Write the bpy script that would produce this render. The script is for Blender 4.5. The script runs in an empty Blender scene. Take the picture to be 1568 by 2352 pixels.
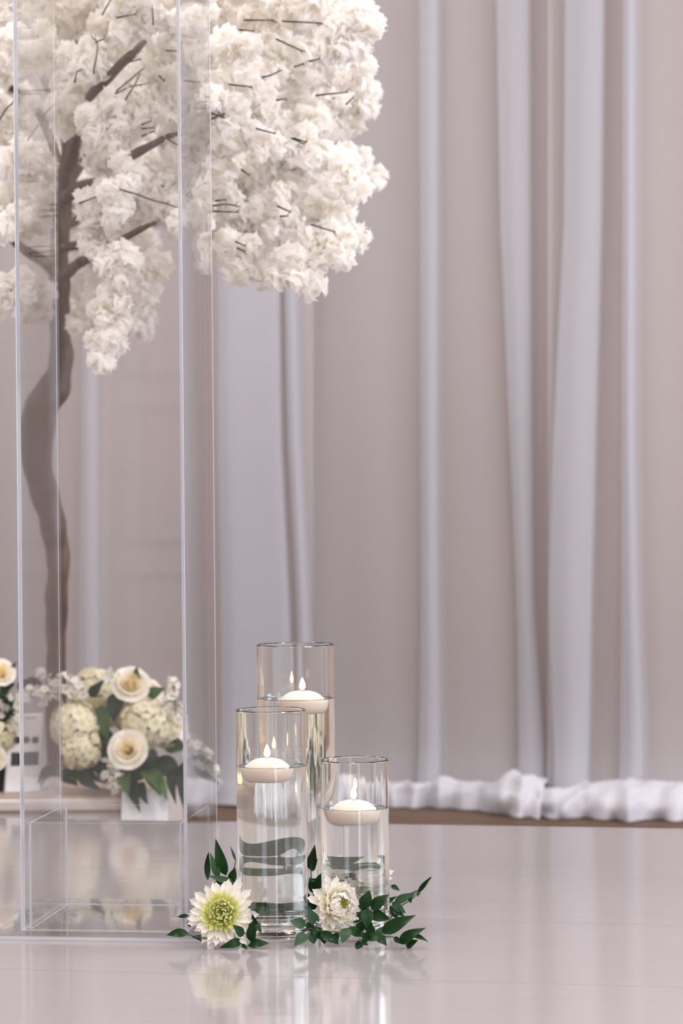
import bpy, math, random
from mathutils import Vector, Matrix, noise
rnd = random.Random(7)
C = bpy.context.scene.collection
S = bpy.context.scene
PI = math.pi

# ------------------------------------------------------------------ camera
F = 85 / 36 * 2352            # focal length in pixels of the 1568x2352 frame
H = 0.6026                    # lens height above the stage floor
ROLL = 0.009
cam_d = bpy.data.cameras.new('camera')
cam = bpy.data.objects.new('camera', cam_d); C.objects.link(cam)
cam_d.sensor_fit = 'VERTICAL'; cam_d.sensor_height = 36; cam_d.sensor_width = 24; cam_d.lens = 85
cam_d.clip_start = 0.05; cam_d.clip_end = 100
cx, cu = Vector((1, 0, -ROLL)).normalized(), Vector((ROLL, 0, 1)).normalized()
cam.matrix_world = Matrix(((cx.x, cu.x, 0, 0), (cx.y, cu.y, -1, 0), (cx.z, cu.z, 0, H), (0, 0, 0, 1)))
cam_d.dof.use_dof = True; cam_d.dof.focus_distance = 3.42; cam_d.dof.aperture_fstop = 5.6
S.camera = cam

def P(x, y, D):
    """world point seen at photo pixel (x, y), D metres in front of the lens"""
    dx, dy = x - 784, y - 1176
    return Vector(((dx - ROLL * dy) / F * D, D, H - (dy + ROLL * dx) / F * D))

# ------------------------------------------------------------------ room axes (the hall is turned a little from the lens axis)
A = math.atan(0.19)
ER, EF = Vector((math.cos(A), -math.sin(A), 0)), Vector((math.sin(A), math.cos(A), 0))
def RW(r, f, z=0.0): return ER * r + EF * f + Vector((0, 0, z))
FZ = -0.2                     # hall floor below the stage floor
R0, R1, F0, F1, CZ = -4.2, 4.0, -4.2, 6.85, 3.3

# ------------------------------------------------------------------ world, lights, exposure
w = bpy.data.worlds.new('world'); S.world = w; w.use_nodes = True
w.node_tree.nodes['Background'].inputs[0].default_value = (0.75, 0.85, 1.0, 1)
w.node_tree.nodes['Background'].inputs[1].default_value = 0.35
def area(name, loc, aim, sx, sy, power, col):
    d = bpy.data.lights.new(name, 'AREA'); d.shape = 'RECTANGLE'; d.size = sx; d.size_y = sy
    d.energy = power; d.color = col
    o = bpy.data.objects.new(name, d); C.objects.link(o); o.location = loc
    o.rotation_euler = aim.to_track_quat('-Z', 'Y').to_euler(); return o
WIN = [('R', 0.2, 2.0, 76), ('R', 4.2, 6.0, 128), ('L', 4.0, 5.4, 22), ('B', 2.4, 3.8, 50)]  # the last window, behind the lens, is added for frontal light
DAY = (0.80, 0.87, 1.0)
for side, a0, a1, p in WIN:
    m = (a0 + a1) / 2
    if side == 'R': loc, aim = RW(R1 + 0.16, m, 1.75), -ER
    elif side == 'L': loc, aim = RW(R0 - 0.16, m, 1.75), ER
    else: loc, aim = RW(m, F0 - 0.16, 1.75), EF
    area('window_and_fill_light', loc, aim, a1 - a0, 2.3, p, DAY)
for r in (-2.0, 1.6):
    for f in (-1.0, 2.2, 5.0):
        area('ceiling_fill_light', RW(r, f, CZ - 0.04), Vector((0, 0, -1)), 1.1, 1.1, 40 if r < 0 else 56, (1.0, 0.935, 0.90))  # unseen soft panels added overhead as warm and frontal fill
S.view_settings.view_transform = 'Standard'; S.view_settings.look = 'None'
S.view_settings.gamma = 1; S.view_settings.use_curve_mapping = False
S.view_settings.exposure = 0.30
S.cycles.use_denoising = True
S.cycles.max_bounces = 28; S.cycles.transmission_bounces = 24; S.cycles.glossy_bounces = 10
S.cycles.transparent_max_bounces = 48; S.cycles.diffuse_bounces = 8
S.cycles.sample_clamp_indirect = 12; S.cycles.blur_glossy = 0.3

# ------------------------------------------------------------------ materials
MATS = {}
def mat(name, col=(0.8, 0.8, 0.8), rough=0.5, **kw):
    if name in MATS: return MATS[name]
    m = bpy.data.materials.new(name); m.use_nodes = True
    b = m.node_tree.nodes['Principled BSDF']
    b.inputs['Base Color'].default_value = (*col, 1); b.inputs['Roughness'].default_value = rough
    for k, v in kw.items(): b.inputs[k.replace('_', ' ')].default_value = v
    MATS[name] = m; return m
def N(m, t, **kw):
    n = m.node_tree.nodes.new(t)
    for k, v in kw.items(): setattr(n, k, v)
    return n
def L(m, a, b): m.node_tree.links.new(a, b)
def ramp(m, fac, stops):
    r = N(m, 'ShaderNodeValToRGB'); e = r.color_ramp.elements
    while len(e) < len(stops): e.new(0.5)
    for q, (p, c) in zip(e, stops): q.position = p; q.color = (*c, 1)
    L(m, fac, r.inputs[0]); return r.outputs[0]
def noise_tex(m, scale, detail=3, stretch=None, coord='Object'):
    t = N(m, 'ShaderNodeTexCoord'); n = N(m, 'ShaderNodeTexNoise')
    n.inputs['Scale'].default_value = scale; n.inputs['Detail'].default_value = detail
    src = t.outputs[coord]
    if stretch:
        mp = N(m, 'ShaderNodeMapping'); mp.inputs['Scale'].default_value = stretch; L(m, src, mp.inputs[0]); src = mp.outputs[0]
    L(m, src, n.inputs['Vector']); return n.outputs[0]
def bump(m, h, strength, dist=0.01):
    b = N(m, 'ShaderNodeBump'); b.inputs['Strength'].default_value = strength; b.inputs['Distance'].default_value = dist
    L(m, h, b.inputs['Height']); return b.outputs[0]
def bsdf(m): return m.node_tree.nodes['Principled BSDF']

# stage floor: glossy white sheet laid in boards
m_stage = mat('stage_white', (0.44, 0.39, 0.39), 0.10, IOR=1.5)
L(m_stage, ramp(m_stage, noise_tex(m_stage, 3, 4), [(0.3, (0.345, 0.320, 0.331)), (0.7, (0.363, 0.338, 0.349))]), bsdf(m_stage).inputs['Base Color'])
L(m_stage, bump(m_stage, noise_tex(m_stage, 9, 2, (1, 2.5, 1)), 0.035, 0.01), bsdf(m_stage).inputs['Normal'])
m_wood = mat('dark_wood_floor', (0.2, 0.12, 0.08), 0.6, Specular_IOR_Level=0.2)
L(m_wood, ramp(m_wood, noise_tex(m_wood, 3, 6, (1, 9, 1)), [(0.3, (0.08, 0.048, 0.032)), (0.7, (0.17, 0.11, 0.075))]), bsdf(m_wood).inputs['Base Color'])
m_wall = mat('warm_beige_wall', (0.50, 0.36, 0.27), 0.8)
L(m_wall, ramp(m_wall, noise_tex(m_wall, 1.2, 2), [(0.35, (0.385, 0.25, 0.17)), (0.65, (0.44, 0.29, 0.20))]), bsdf(m_wall).inputs['Base Color'])
m_paint = mat('pale_paint', (0.72, 0.66, 0.62), 0.6)
m_ceil = mat('ceiling_white', (0.8, 0.77, 0.74), 0.8)
m_plinth = mat('plinth_paint', (0.64, 0.59, 0.56), 0.45)
m_plinth_top = mat('plinth_top', (0.47, 0.38, 0.32), 0.5)
L(m_plinth_top, ramp(m_plinth_top, noise_tex(m_plinth_top, 4, 5, (1, 12, 1)), [(0.3, (0.40, 0.31, 0.25)), (0.7, (0.52, 0.43, 0.36))]), bsdf(m_plinth_top).inputs['Base Color'])

# sheer drape: woven threads cover part of the view, the rest shows what is behind
def fabric(name, col, cover, transl=0.25):
    m = bpy.data.materials.new(name); m.use_nodes = True; nt = m.node_tree; nt.nodes.remove(bsdf(m))
    d = N(m, 'ShaderNodeBsdfDiffuse'); d.inputs[0].default_value = (*col, 1)
    t = N(m, 'ShaderNodeBsdfTranslucent'); t.inputs[0].default_value = (*col, 1)
    x = N(m, 'ShaderNodeMixShader'); x.inputs[0].default_value = transl; L(m, d.outputs[0], x.inputs[1]); L(m, t.outputs[0], x.inputs[2])
    tr = N(m, 'ShaderNodeBsdfTransparent'); y = N(m, 'ShaderNodeMixShader'); y.inputs[0].default_value = cover
    L(m, tr.outputs[0], y.inputs[1]); L(m, x.outputs[0], y.inputs[2]); L(m, y.outputs[0], nt.nodes['Material Output'].inputs[0])
    L(m, bump(m, noise_tex(m, 60, 2, (1, 1, 0.08)), 0.15, 0.004), d.inputs['Normal'])
    return m
m_drape = fabric('sheer_white_drape', (0.605, 0.605, 0.648), 0.62)
m_hem = fabric('bunched_white_drape', (0.64, 0.63, 0.68), 0.97, 0.15)

# flat clear sheet: Fresnel mirror on a clear pane, thick edges show pale blue
def clear_sheet(name, ior, tint=(1, 1, 1)):
    m = bpy.data.materials.new(name); m.use_nodes = True; nt = m.node_tree; nt.nodes.remove(bsdf(m))
    g = N(m, 'ShaderNodeNewGeometry'); mx = N(m, 'ShaderNodeMix'); mx.inputs[2].default_value = ior; mx.inputs[3].default_value = 1 / ior
    L(m, g.outputs['Backfacing'], mx.inputs[0]); fr = N(m, 'ShaderNodeFresnel'); L(m, mx.outputs[0], fr.inputs[0])
    tr = N(m, 'ShaderNodeBsdfTransparent'); tr.inputs[0].default_value = (*tint, 1)
    gl = N(m, 'ShaderNodeBsdfGlossy'); gl.inputs['Roughness'].default_value = 0.0
    y = N(m, 'ShaderNodeMixShader'); L(m, fr.outputs[0], y.inputs[0]); L(m, tr.outputs[0], y.inputs[1]); L(m, gl.outputs[0], y.inputs[2])
    L(m, y.outputs[0], nt.nodes['Material Output'].inputs[0])
    L(m, bump(m, noise_tex(m, 2.2, 1), 0.03, 0.01), gl.inputs['Normal']); return m
m_acrylic = clear_sheet('clear_acrylic', 1.46, (0.997, 0.997, 0.997))
m_thin = clear_sheet('thin_clear_acrylic', 1.28, (0.998, 0.998, 0.998))
m_pane = clear_sheet('window_glass', 1.5)
m_edge = mat('acrylic_edge', (0.74, 0.78, 0.86), 0.15, Transmission_Weight=0.45, IOR=1.3)

def glass(name, ior, col):
    m = bpy.data.materials.new(name); m.use_nodes = True; nt = m.node_tree; nt.nodes.remove(bsdf(m))
    g = N(m, 'ShaderNodeBsdfGlass'); g.inputs['Color'].default_value = (*col, 1); g.inputs['Roughness'].default_value = 0; g.inputs['IOR'].default_value = ior
    L(m, g.outputs[0], nt.nodes['Material Output'].inputs[0]); return m
m_glass = glass('vase_glass', 1.5, (0.99, 0.995, 0.99))
m_water = glass('water', 1.33, (0.99, 0.995, 0.995))
m_wax = mat('candle_wax', (0.98, 0.82, 0.75), 0.45, Subsurface_Weight=1.0, Subsurface_Scale=0.02)
bsdf(m_wax).inputs['Subsurface Radius'].default_value = (1.0, 0.82, 0.72)
m_wick = mat('wick', (0.03, 0.02, 0.02), 0.9)
m_flame = bpy.data.materials.new('candle_flame'); m_flame.use_nodes = True
m_flame.node_tree.nodes.remove(bsdf(m_flame))
_e = N(m_flame, 'ShaderNodeEmission'); _e.inputs[0].default_value = (1, 0.62, 0.30, 1); _e.inputs[1].default_value = 36
L(m_flame, _e.outputs[0], m_flame.node_tree.nodes['Material Output'].inputs[0])

def petal_mat(name, stops, transl=0.3, rough=0.6, attr='along'):
    """petal pigment running from the heart of the flower to the petal tip (vertex value 'along')"""
    m = bpy.data.materials.new(name); m.use_nodes = True; b = bsdf(m)
    at = N(m, 'ShaderNodeAttribute'); at.attribute_name = attr
    c = ramp(m, at.outputs['Fac'], stops); L(m, c, b.inputs['Base Color']); b.inputs['Roughness'].default_value = rough
    b.inputs['Specular IOR Level'].default_value = 0.25
    t = N(m, 'ShaderNodeBsdfTranslucent'); L(m, c, t.inputs[0])
    x = N(m, 'ShaderNodeMixShader'); x.inputs[0].default_value = transl; L(m, b.outputs[0], x.inputs[1]); L(m, t.outputs[0], x.inputs[2])
    L(m, x.outputs[0], m.node_tree.nodes['Material Output'].inputs[0]); return m
m_blossom = petal_mat('silk_blossom', [(0.0, (0.88, 0.81, 0.52)), (0.25, (0.945, 0.91, 0.82)), (0.55, (0.965, 0.95, 0.925)), (1.0, (0.98, 0.97, 0.955))], 0.55)
m_mum = petal_mat('chrysanthemum_petal', [(0.0, (0.62, 0.68, 0.14)), (0.22, (0.82, 0.82, 0.42)), (0.5, (0.93, 0.90, 0.80)), (1.0, (0.94, 0.91, 0.88))], 0.3)
m_mum_in = petal_mat('chrysanthemum_inner', [(0.0, (0.42, 0.52, 0.04)), (0.5, (0.70, 0.74, 0.22)), (1.0, (0.90, 0.89, 0.58))], 0.3)
m_mum_core = mat('chrysanthemum_core', (0.32, 0.44, 0.03), 0.6)
m_hyd = petal_mat('hydrangea_petal', [(0.0, (0.66, 0.66, 0.26)), (0.35, (0.84, 0.80, 0.56)), (1.0, (0.92, 0.87, 0.76))], 0.3)
m_rose = petal_mat('rose_petal', [(0.0, (0.90, 0.70, 0.30)), (0.35, (0.94, 0.83, 0.56)), (0.7, (0.95, 0.90, 0.77)), (1.0, (0.96, 0.93, 0.86))], 0.3)
m_stock = petal_mat('stock_petal', [(0.0, (0.62, 0.66, 0.34)), (0.4, (0.90, 0.87, 0.80)), (1.0, (0.93, 0.91, 0.89))], 0.3)
def leaf_mat(name, a, b, rough, transl=0.12):
    m = bpy.data.materials.new(name); m.use_nodes = True; p = bsdf(m)
    c = ramp(m, noise_tex(m, 26, 3), [(0.3, a), (0.7, b)]); L(m, c, p.inputs['Base Color']); p.inputs['Roughness'].default_value = rough; p.inputs['Specular IOR Level'].default_value = 0.22
    t = N(m, 'ShaderNodeBsdfTranslucent'); L(m, c, t.inputs[0])
    x = N(m, 'ShaderNodeMixShader'); x.inputs[0].default_value = transl; L(m, p.outputs[0], x.inputs[1]); L(m, t.outputs[0], x.inputs[2])
    L(m, x.outputs[0], m.node_tree.nodes['Material Output'].inputs[0])
    L(m, bump(m, noise_tex(m, 120, 2), 0.1, 0.002), p.inputs['Normal']); return m
m_leaf = leaf_mat('ruscus_leaf', (0.005, 0.030, 0.006), (0.010, 0.052, 0.010), 0.34, 0.08)
m_leaf_pale = leaf_mat('ruscus_underside', (0.035, 0.085, 0.045), (0.06, 0.12, 0.065), 0.42)
m_leaf_far = leaf_mat('bouquet_leaf', (0.007, 0.022, 0.013), (0.016, 0.042, 0.022), 0.5)
m_leaf_fresh = leaf_mat('bouquet_leaf_fresh', (0.03, 0.08, 0.025), (0.07, 0.14, 0.045), 0.5)
m_stem = mat('green_stem', (0.06, 0.11, 0.04), 0.5)
m_bark = mat('tree_bark', (0.13, 0.085, 0.065), 0.55)
L(m_bark, ramp(m_bark, noise_tex(m_bark, 22, 6, (1, 1, 0.25)), [(0.3, (0.045, 0.026, 0.018)), (0.6, (0.105, 0.062, 0.045)), (0.8, (0.20, 0.16, 0.14))]), bsdf(m_bark).inputs['Base Color'])
L(m_bark, bump(m_bark, noise_tex(m_bark, 40, 5, (1, 1, 0.2)), 0.5, 0.01), bsdf(m_bark).inputs['Normal'])
m_twig = mat('twig_bark', (0.045, 0.035, 0.025), 0.6)
m_card = mat('white_card', (0.80, 0.80, 0.84), 0.5)
m_ink = mat('black_print', (0.02, 0.02, 0.02), 0.5)
m_ink_grey = mat('grey_print', (0.32, 0.31, 0.33), 0.5)
m_black = mat('black_box', (0.012, 0.011, 0.012), 0.4)
m_door = mat('door_paint', (0.62, 0.55, 0.51), 0.4)
m_groove = mat('door_moulding', (0.34, 0.28, 0.25), 0.5)
m_brass = mat('brass', (0.6, 0.45, 0.2), 0.3, Metallic=1.0)

# ------------------------------------------------------------------ mesh helpers
class MB:
    def __init__(s): s.v, s.f, s.a, s.mi = [], [], [], []
    def add(s, vs, fs, al=None, mi=0):
        o = len(s.v); s.v += [tuple(p) for p in vs]; s.f += [tuple(i + o for i in f) for f in fs]
        s.a += al if al else [1.0] * len(vs); s.mi += [mi] * len(fs)
    def box(s, x0, x1, y0, y1, z0, z1, M=None, mi=0):
        vs = [Vector((x, y, z)) for x in (x0, x1) for y in (y0, y1) for z in (z0, z1)]
        if M is not None: vs = [M @ p for p in vs]
        s.add(vs, [(0, 1, 3, 2), (4, 6, 7, 5), (0, 4, 5, 1), (2, 3, 7, 6), (0, 2, 6, 4), (1, 5, 7, 3)], mi=mi)
    def grid(s, rows, al=None, closed=False, mi=0):
        n, k = len(rows), len(rows[0]); vs = [p for r in rows for p in r]; fs = []
        for i in range(n - 1):
            for j in range(k if closed else k - 1):
                j2 = (j + 1) % k; fs.append((i * k + j, i * k + j2, (i + 1) * k + j2, (i + 1) * k + j))
        s.add(vs, fs, al, mi)
    def tube(s, pts, rad, n=8, caps=True, lump=0.0):
        pts = [Vector(p) for p in pts]; rows = []; ref = Vector((0.31, 0.9, 0.29)).normalized()
        for i, p in enumerate(pts):
            t = (pts[min(i + 1, len(pts) - 1)] - pts[max(i - 1, 0)]).normalized()
            a = t.cross(ref); a = a.normalized() if a.length > 1e-4 else t.orthogonal().normalized(); b = t.cross(a)
            r = rad[i] if hasattr(rad, '__len__') else rad; row = []
            for j in range(n):
                th = 2 * PI * j / n; d = a * math.cos(th) + b * math.sin(th)
                k = 1 + lump * noise.noise((p + d * r) * 18) if lump else 1
                row.append(p + d * r * k)
            rows.append(row)
        o = len(s.v); s.grid(rows, closed=True)
        if caps:
            s.f.append(tuple(o + j for j in range(n))); s.f.append(tuple(o + (len(pts) - 1) * n + j for j in reversed(range(n)))); s.mi += [0, 0]
    def mesh(s, name, mats, smooth=True):
        me = bpy.data.meshes.new(name); me.from_pydata(s.v, [], s.f)
        for m in (mats if isinstance(mats, (list, tuple)) else [mats]): me.materials.append(m)
        at = me.attributes.new('along', 'FLOAT', 'POINT'); at.data.foreach_set('value', s.a)
        me.polygons.foreach_set('material_index', s.mi)
        if smooth: me.polygons.foreach_set('use_smooth', [True] * len(me.polygons))
        me.update(); return me
    def build(s, name, mats, parent=None, smooth=True, loc=None):
        return link(name, s.mesh(name, mats, smooth), parent, loc)
def link(name, me, parent=None, loc=None):
    o = bpy.data.objects.new(name, me); C.objects.link(o)
    if parent is not None: o.parent = parent
    if loc is not None: o.location = loc
    return o
def empty(name, loc=(0, 0, 0), rz=0.0):
    o = bpy.data.objects.new(name, None); C.objects.link(o); o.location = loc; o.rotation_euler.z = rz; o.empty_display_size = 0.02; return o
def tag(o, label=None, cat=None, group=None, kind=None):
    if label: o['label'] = label
    if cat: o['category'] = cat
    if group: o['group'] = group
    if kind: o['kind'] = kind
    return o
def struct(o): o['kind'] = 'structure'; return o
def bevel(o, w_, seg=2):
    b = o.modifiers.new('bevel', 'BEVEL'); b.width = w_; b.segments = seg; b.limit_method = 'ANGLE'; return o
def catmull(pts, n=6):
    pts = [Vector(p) for p in pts]; q = [pts[0]] + pts + [pts[-1]]; out = []
    for i in range(1, len(q) - 2):
        for k in range(n):
            t = k / n; a, b, c, d = q[i - 1], q[i], q[i + 1], q[i + 2]
            out.append(0.5 * ((2 * b) + (c - a) * t + (2 * a - 5 * b + 4 * c - d) * t * t + (3 * b - a - 3 * c + d) * t ** 3))
    out.append(pts[-1]); return out
def crisp(prof, e=.00025):
    """adds a point close to each side of every corner so that smooth shading stays flat between corners"""
    out = [prof[0]]
    for (r0, z0), (r1, z1) in zip(prof, prof[1:]):
        d = math.hypot(r1 - r0, z1 - z0)
        if d > 4 * e: k = e / d; out += [(r0 + (r1 - r0) * k, z0 + (z1 - z0) * k), (r1 - (r1 - r0) * k, z1 - (z1 - z0) * k)]
        out.append((r1, z1))
    return out
def lathe(mb, prof, n=96, loc=Vector((0, 0, 0))):
    mb.grid([[loc + Vector((r * math.cos(2 * PI * j / n), r * math.sin(2 * PI * j / n), z)) for j in range(n)] for r, z in prof], closed=True)
RM = Matrix(((ER.x, EF.x, 0), (ER.y, EF.y, 0), (0, 0, 1))).to_4x4()   # room axes to world

# ------------------------------------------------------------------ room shell
b = MB(); b.box(R0, R1, F0, F1, FZ - 0.1, FZ, RM); struct(b.build('floor', m_wood, smooth=False))
b = MB(); b.box(R0 - .2, R1 + .2, F0 - .2, F1 + .2, CZ, CZ + 0.1, RM); struct(b.build('ceiling', m_ceil, smooth=False))
b = MB(); b.box(R0 - .2, R1 + .2, F1, F1 + 0.12, FZ - .1, CZ, RM); struct(b.build('wall_back', m_wall, smooth=False))
Z0, Z1 = 0.55, 2.9
def wall_with_windows(name, spans, a0, a1, put):
    b = MB(); cuts = [a0] + [x for s in spans for x in s] + [a1]
    for i in range(0, len(cuts), 2): put(b, cuts[i], cuts[i + 1], FZ - 0.1, CZ)
    for s in spans: put(b, s[0], s[1], FZ - 0.1, Z0); put(b, s[0], s[1], Z1, CZ)
    return struct(b.build(name, m_paint, smooth=False))
putR = lambda b, p, q, z0, z1: b.box(R1, R1 + 0.12, p, q, z0, z1, RM)
putL = lambda b, p, q, z0, z1: b.box(R0 - 0.12, R0, p, q, z0, z1, RM)
putB = lambda b, p, q, z0, z1: b.box(p, q, F0 - 0.12, F0, z0, z1, RM)
wall_with_windows('wall_right', [(x[1], x[2]) for x in WIN if x[0] == 'R'], F0, F1, putR)
wall_with_windows('wall_left', [(x[1], x[2]) for x in WIN if x[0] == 'L'], F0, F1, putL)
wall_with_windows('wall_front', [(x[1], x[2]) for x in WIN if x[0] == 'B'], R0, R1, putB)
for k, (side, p, q, _) in enumerate(WIN):
    put = {'R': lambda b, p, q, z0, z1, d: b.box(R1 + .04 - d, R1 + .08 + d, p, q, z0, z1, RM),
           'L': lambda b, p, q, z0, z1, d: b.box(R0 - .08 - d, R0 - .04 + d, p, q, z0, z1, RM),
           'B': lambda b, p, q, z0, z1, d: b.box(p, q, F0 - .08 - d, F0 - .04 + d, z0, z1, RM)}[side]
    wn = struct(empty('window_%d' % (k + 1)))
    b = MB(); t = 0.05
    put(b, p, p + t, Z0, Z1, 0); put(b, q - t, q, Z0, Z1, 0); put(b, p + t, q - t, Z0, Z0 + t, 0); put(b, p + t, q - t, Z1 - t, Z1, 0)
    b.build('window_frame', m_paint, wn, False)
    for g in (1, 2):
        b = MB(); x = p + (q - p) * g / 3; put(b, x - .012, x + .012, Z0 + t, Z1 - t, -0.008); b.build('glazing_bar', m_paint, wn, False)
    b = MB(); put(b, p + t, q - t, Z0 + t, Z1 - t, -0.017); b.build('pane', m_pane, wn, False)
# panelled double door in the wall behind the lens (it shows as a faint reflection in the acrylic)
for k, (d0, d1) in enumerate(((-3.05, -2.33), (-2.30, -1.58))):
    dr = struct(empty('door_%d' % (k + 1)))
    b = MB(); b.box(d0, d1, F0 + 0.002, F0 + 0.045, FZ, 2.0, RM); b.build('door_leaf', m_door, dr, False)
    for z0, z1 in ((-0.06, 0.33), (0.45, 1.10), (1.22, 1.90)):
        b = MB(); u0, u1 = d0 + .12, d1 - .12
        for e in ((u0, u0 + .03, z0, z1), (u1 - .03, u1, z0, z1), (u0 + .03, u1 - .03, z0, z0 + .03), (u0 + .03, u1 - .03, z1 - .03, z1)):
            b.box(e[0], e[1], F0 + .045, F0 + .06, e[2], e[3], RM)
        b.build('panel_moulding', m_groove, dr, False)
    b = MB(); xk = d1 - .06 if k == 0 else d0 + .06; b.tube([RW(xk, F0 + .045, 0.85), RW(xk, F0 + .09, 0.85), RW(xk, F0 + .11, 0.85)], [.012, .012, .028], 12); b.build('door_knob', m_brass, dr)
for nm, arg in (('baseboard_right', (R1 - .02, R1, F0, F1)), ('baseboard_left', (R0, R0 + .02, F0, F1))):
    b = MB(); b.box(*arg, FZ, FZ + .14, RM); struct(b.build(nm, m_paint, smooth=False))

# ------------------------------------------------------------------ stage floor, laid in long boards
FE = 4.597                    # far edge of the stage in room axes
st = tag(empty('stage_floor'), 'glossy white stage floor mirroring the drapes, candles standing on it', 'stage')
b = MB(); b.box(-3.2, 3.0, -3.5, FE - 0.004, FZ, -0.02, RM); b.build('riser', m_plinth, st, False)
edges = [FE, 3.97, 3.53, 3.07, 2.6, 2.13, 1.66, 1.2, .73, .26, -.21, -.68, -1.15, -1.62, -2.08, -2.55, -3.02, -3.5]
for i in range(len(edges) - 1):
    b = MB(); b.box(-3.2, 3.0, edges[i + 1] + 0.0006, edges[i] - 0.0006, -0.02, 0, RM)
    b.build('floor_board', m_stage, st, False)

# ------------------------------------------------------------------ drapes
FC = 6.52
def room_at(x, y, f):
    """room coordinate r of the plane at depth f seen at photo pixel (x, y)"""
    u = ((x - 784) - ROLL * (y - 1176)) / F; D = f / (math.cos(A) + u * math.sin(A)); return u * D * math.cos(A) - D * math.sin(A)
YK = (0, 500, 1000, 1400, 1780)
FOLDS = [   # left and right edge of each gathered fold at the five heights YK, and how far it stands out
    ((-240, -238, -235, -232, -230), (-190, -188, -184, -180, -176), .05),
    ((-90, -86, -82, -80, -80), (-52, -50, -46, -42, -38), .05),
    ((200, 202, 196, 190, 186), (228, 232, 232, 232, 236), .05),
    ((505, 505, 505, 512, 515), (640, 645, 650, 668, 680), .05),
    ((652, 656, 666, 688, 690), (676, 682, 692, 710, 716), .03),
    ((958, 960, 961, 962, 958), (1002, 1000, 998, 1000, 1008), .045),
    ((1138, 1146, 1168, 1185, 1190), (1212, 1214, 1217, 1222, 1250), .05),
    ((1298, 1296, 1272, 1262, 1276), (1386, 1381, 1368, 1358, 1352), .06),
    ((1432, 1430, 1428, 1428, 1424), (1458, 1457, 1456, 1464, 1478), .045),
    ((1660, 1660, 1660, 1664, 1664), (1740, 1738, 1736, 1730, 1726), .05),
    ((1840, 1840, 1836, 1832, 1830), (1868, 1868, 1868, 1868, 1870), .05)]
def key(v, y):
    if y <= YK[0]: return v[0] + (v[0] - v[1]) * min(0.5, (YK[0] - y) / 1000)
    for i in range(len(YK) - 1):
        if y <= YK[i + 1]:
            t = (y - YK[i]) / (YK[i + 1] - YK[i]); return v[i] + (v[i + 1] - v[i]) * t
    return v[-1]
def drape(x0, x1, seed, label, back=0.0):
    ys = [-1010, -700, -400, -200] + list(range(0, 1700, 85)) + [1720, 1760, 1800, 1840, 1866]
    rows = []
    for y in ys:
        z = H - (y - 1176) / F * 6.45
        pts = []      # (r, offset to the lens)
        def put(x, off):
            r = room_at(x, y, FC); s = -back + 0.010 * math.sin(r * 9 + seed) + 0.006 * math.sin(r * 23 + z * 0.7 + seed)
            pts.append((r, off + s))
        x = x0
        inside = [(key(l, y), key(rr, y), d) for l, rr, d in FOLDS if x0 < l[0] and rr[0] < x1]
        last = x0
        for l, rr, d in inside:
            for k in range(12): put(last + (l - last) * k / 12, 0)
            for k in range(8): put(l + (rr - 4 - l) * k / 7, d * 0.12 * k / 7)          # back layer
            for k in range(5): th = PI * k / 4; put(rr - 4 + 3 * math.sin(th), d * (0.12 + 0.25 * (k / 4)))
            for k in range(1, 7): put(rr - 4 + (l + 3 - rr + 4) * k / 7, d * (0.37 + 0.2 * math.sin(k / 7 * PI)))   # middle layer
            for k in range(5): th = PI * k / 4; put(l + 4 - 4 * math.sin(th), d * (0.40 + 0.3 * (k / 4)))
            for k in range(1, 10): t = k / 9; put(l + 4 + (rr - l - 4) * t, d * (0.70 + (0.3 if rr - l < 100 else .75) * math.sin(t ** (1 if rr - l < 100 else .45) * PI)))    # front layer
            put(rr + 2, d * 0.5); put(rr + 4, d * 0.2); last = rr + 6
        for k in range(15): put(last + (x1 - last) * k / 14, 0)
        flare = max(0.0, (y - 1650) / 216) ** 2 * 0.06
        rows.append([RW(r, FC - o - flare, max(z, FZ + 0.01)) for r, o in pts])
    b = MB(); b.grid(rows); o = tag(b.build('drape', m_drape), label, 'curtain', 'sheer white drapes along the back wall')
    # the hem lies bunched on the floor
    hb = MB(); rows = []; n = int((x1 - x0) / 3.2)
    for i in range(n + 1):
        x = x0 + (x1 - x0) * i / n; r = room_at(x, 1840, FC)
        q = Vector((r * 7, seed * 3.1, 0)); big = 0.5 + 0.5 * noise.noise(q * 1.2); ruff = noise.noise(q * 3.4 + Vector((5, 1, 2)))
        fr_ = max(0, min(1, (x - 1060) / 160)); wd = 0.015 + 0.07 * big + fr_ * (.16 + .05 * big) + 0.05 * ruff; ht = 0.058 + 0.025 * noise.noise(q * 1.2 + Vector((9, 0, 0))) + 0.01 * noise.noise(q * 3) + 0.02 * big + .012 * fr_
        row = []
        for j in range(15):
            th = PI * j / 14; c, s = math.cos(th), math.sin(th)
            k = 1 + 0.30 * noise.noise(Vector((r * 11, j * 0.35, seed))) + 0.26 * noise.noise(Vector((r * 22 + j * 0.4, j * 0.5, seed)))
            row.append(RW(r, FC - 0.03 - wd * (0.5 - 0.5 * c * k), FZ + 0.004 + ht * (s ** 0.8) * k))
        rows.append(row)
    hb.grid(rows); hb.build('bunched_hem', m_hem, o)
    return o
drape(-420, 722, 1.0, 'sheer white drape with one broad gathered fold, behind the blossom tree and acrylic column')
drape(712, 1264, 2.3, 'sheer white drape between the candle vases and the crinkled fold, two slim folds', 0.05)
drape(1257, 1960, 4.1, 'sheer white drape with a wide crinkled fold and a puddled hem, by the frame edge')
b = MB(); b.tube([RW(-2.2, FC, 3.185), RW(0, FC, 3.185), RW(2.0, FC, 3.185)], .019, 12)
for r in (-2.1, -0.1, 1.9): b.tube([RW(r, FC, 3.185), RW(r, FC, CZ)], .012, 10)
tag(b.build('drape_rail', m_paint), 'pale pipe rail under the ceiling from which the sheer drapes hang', 'rail')

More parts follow.
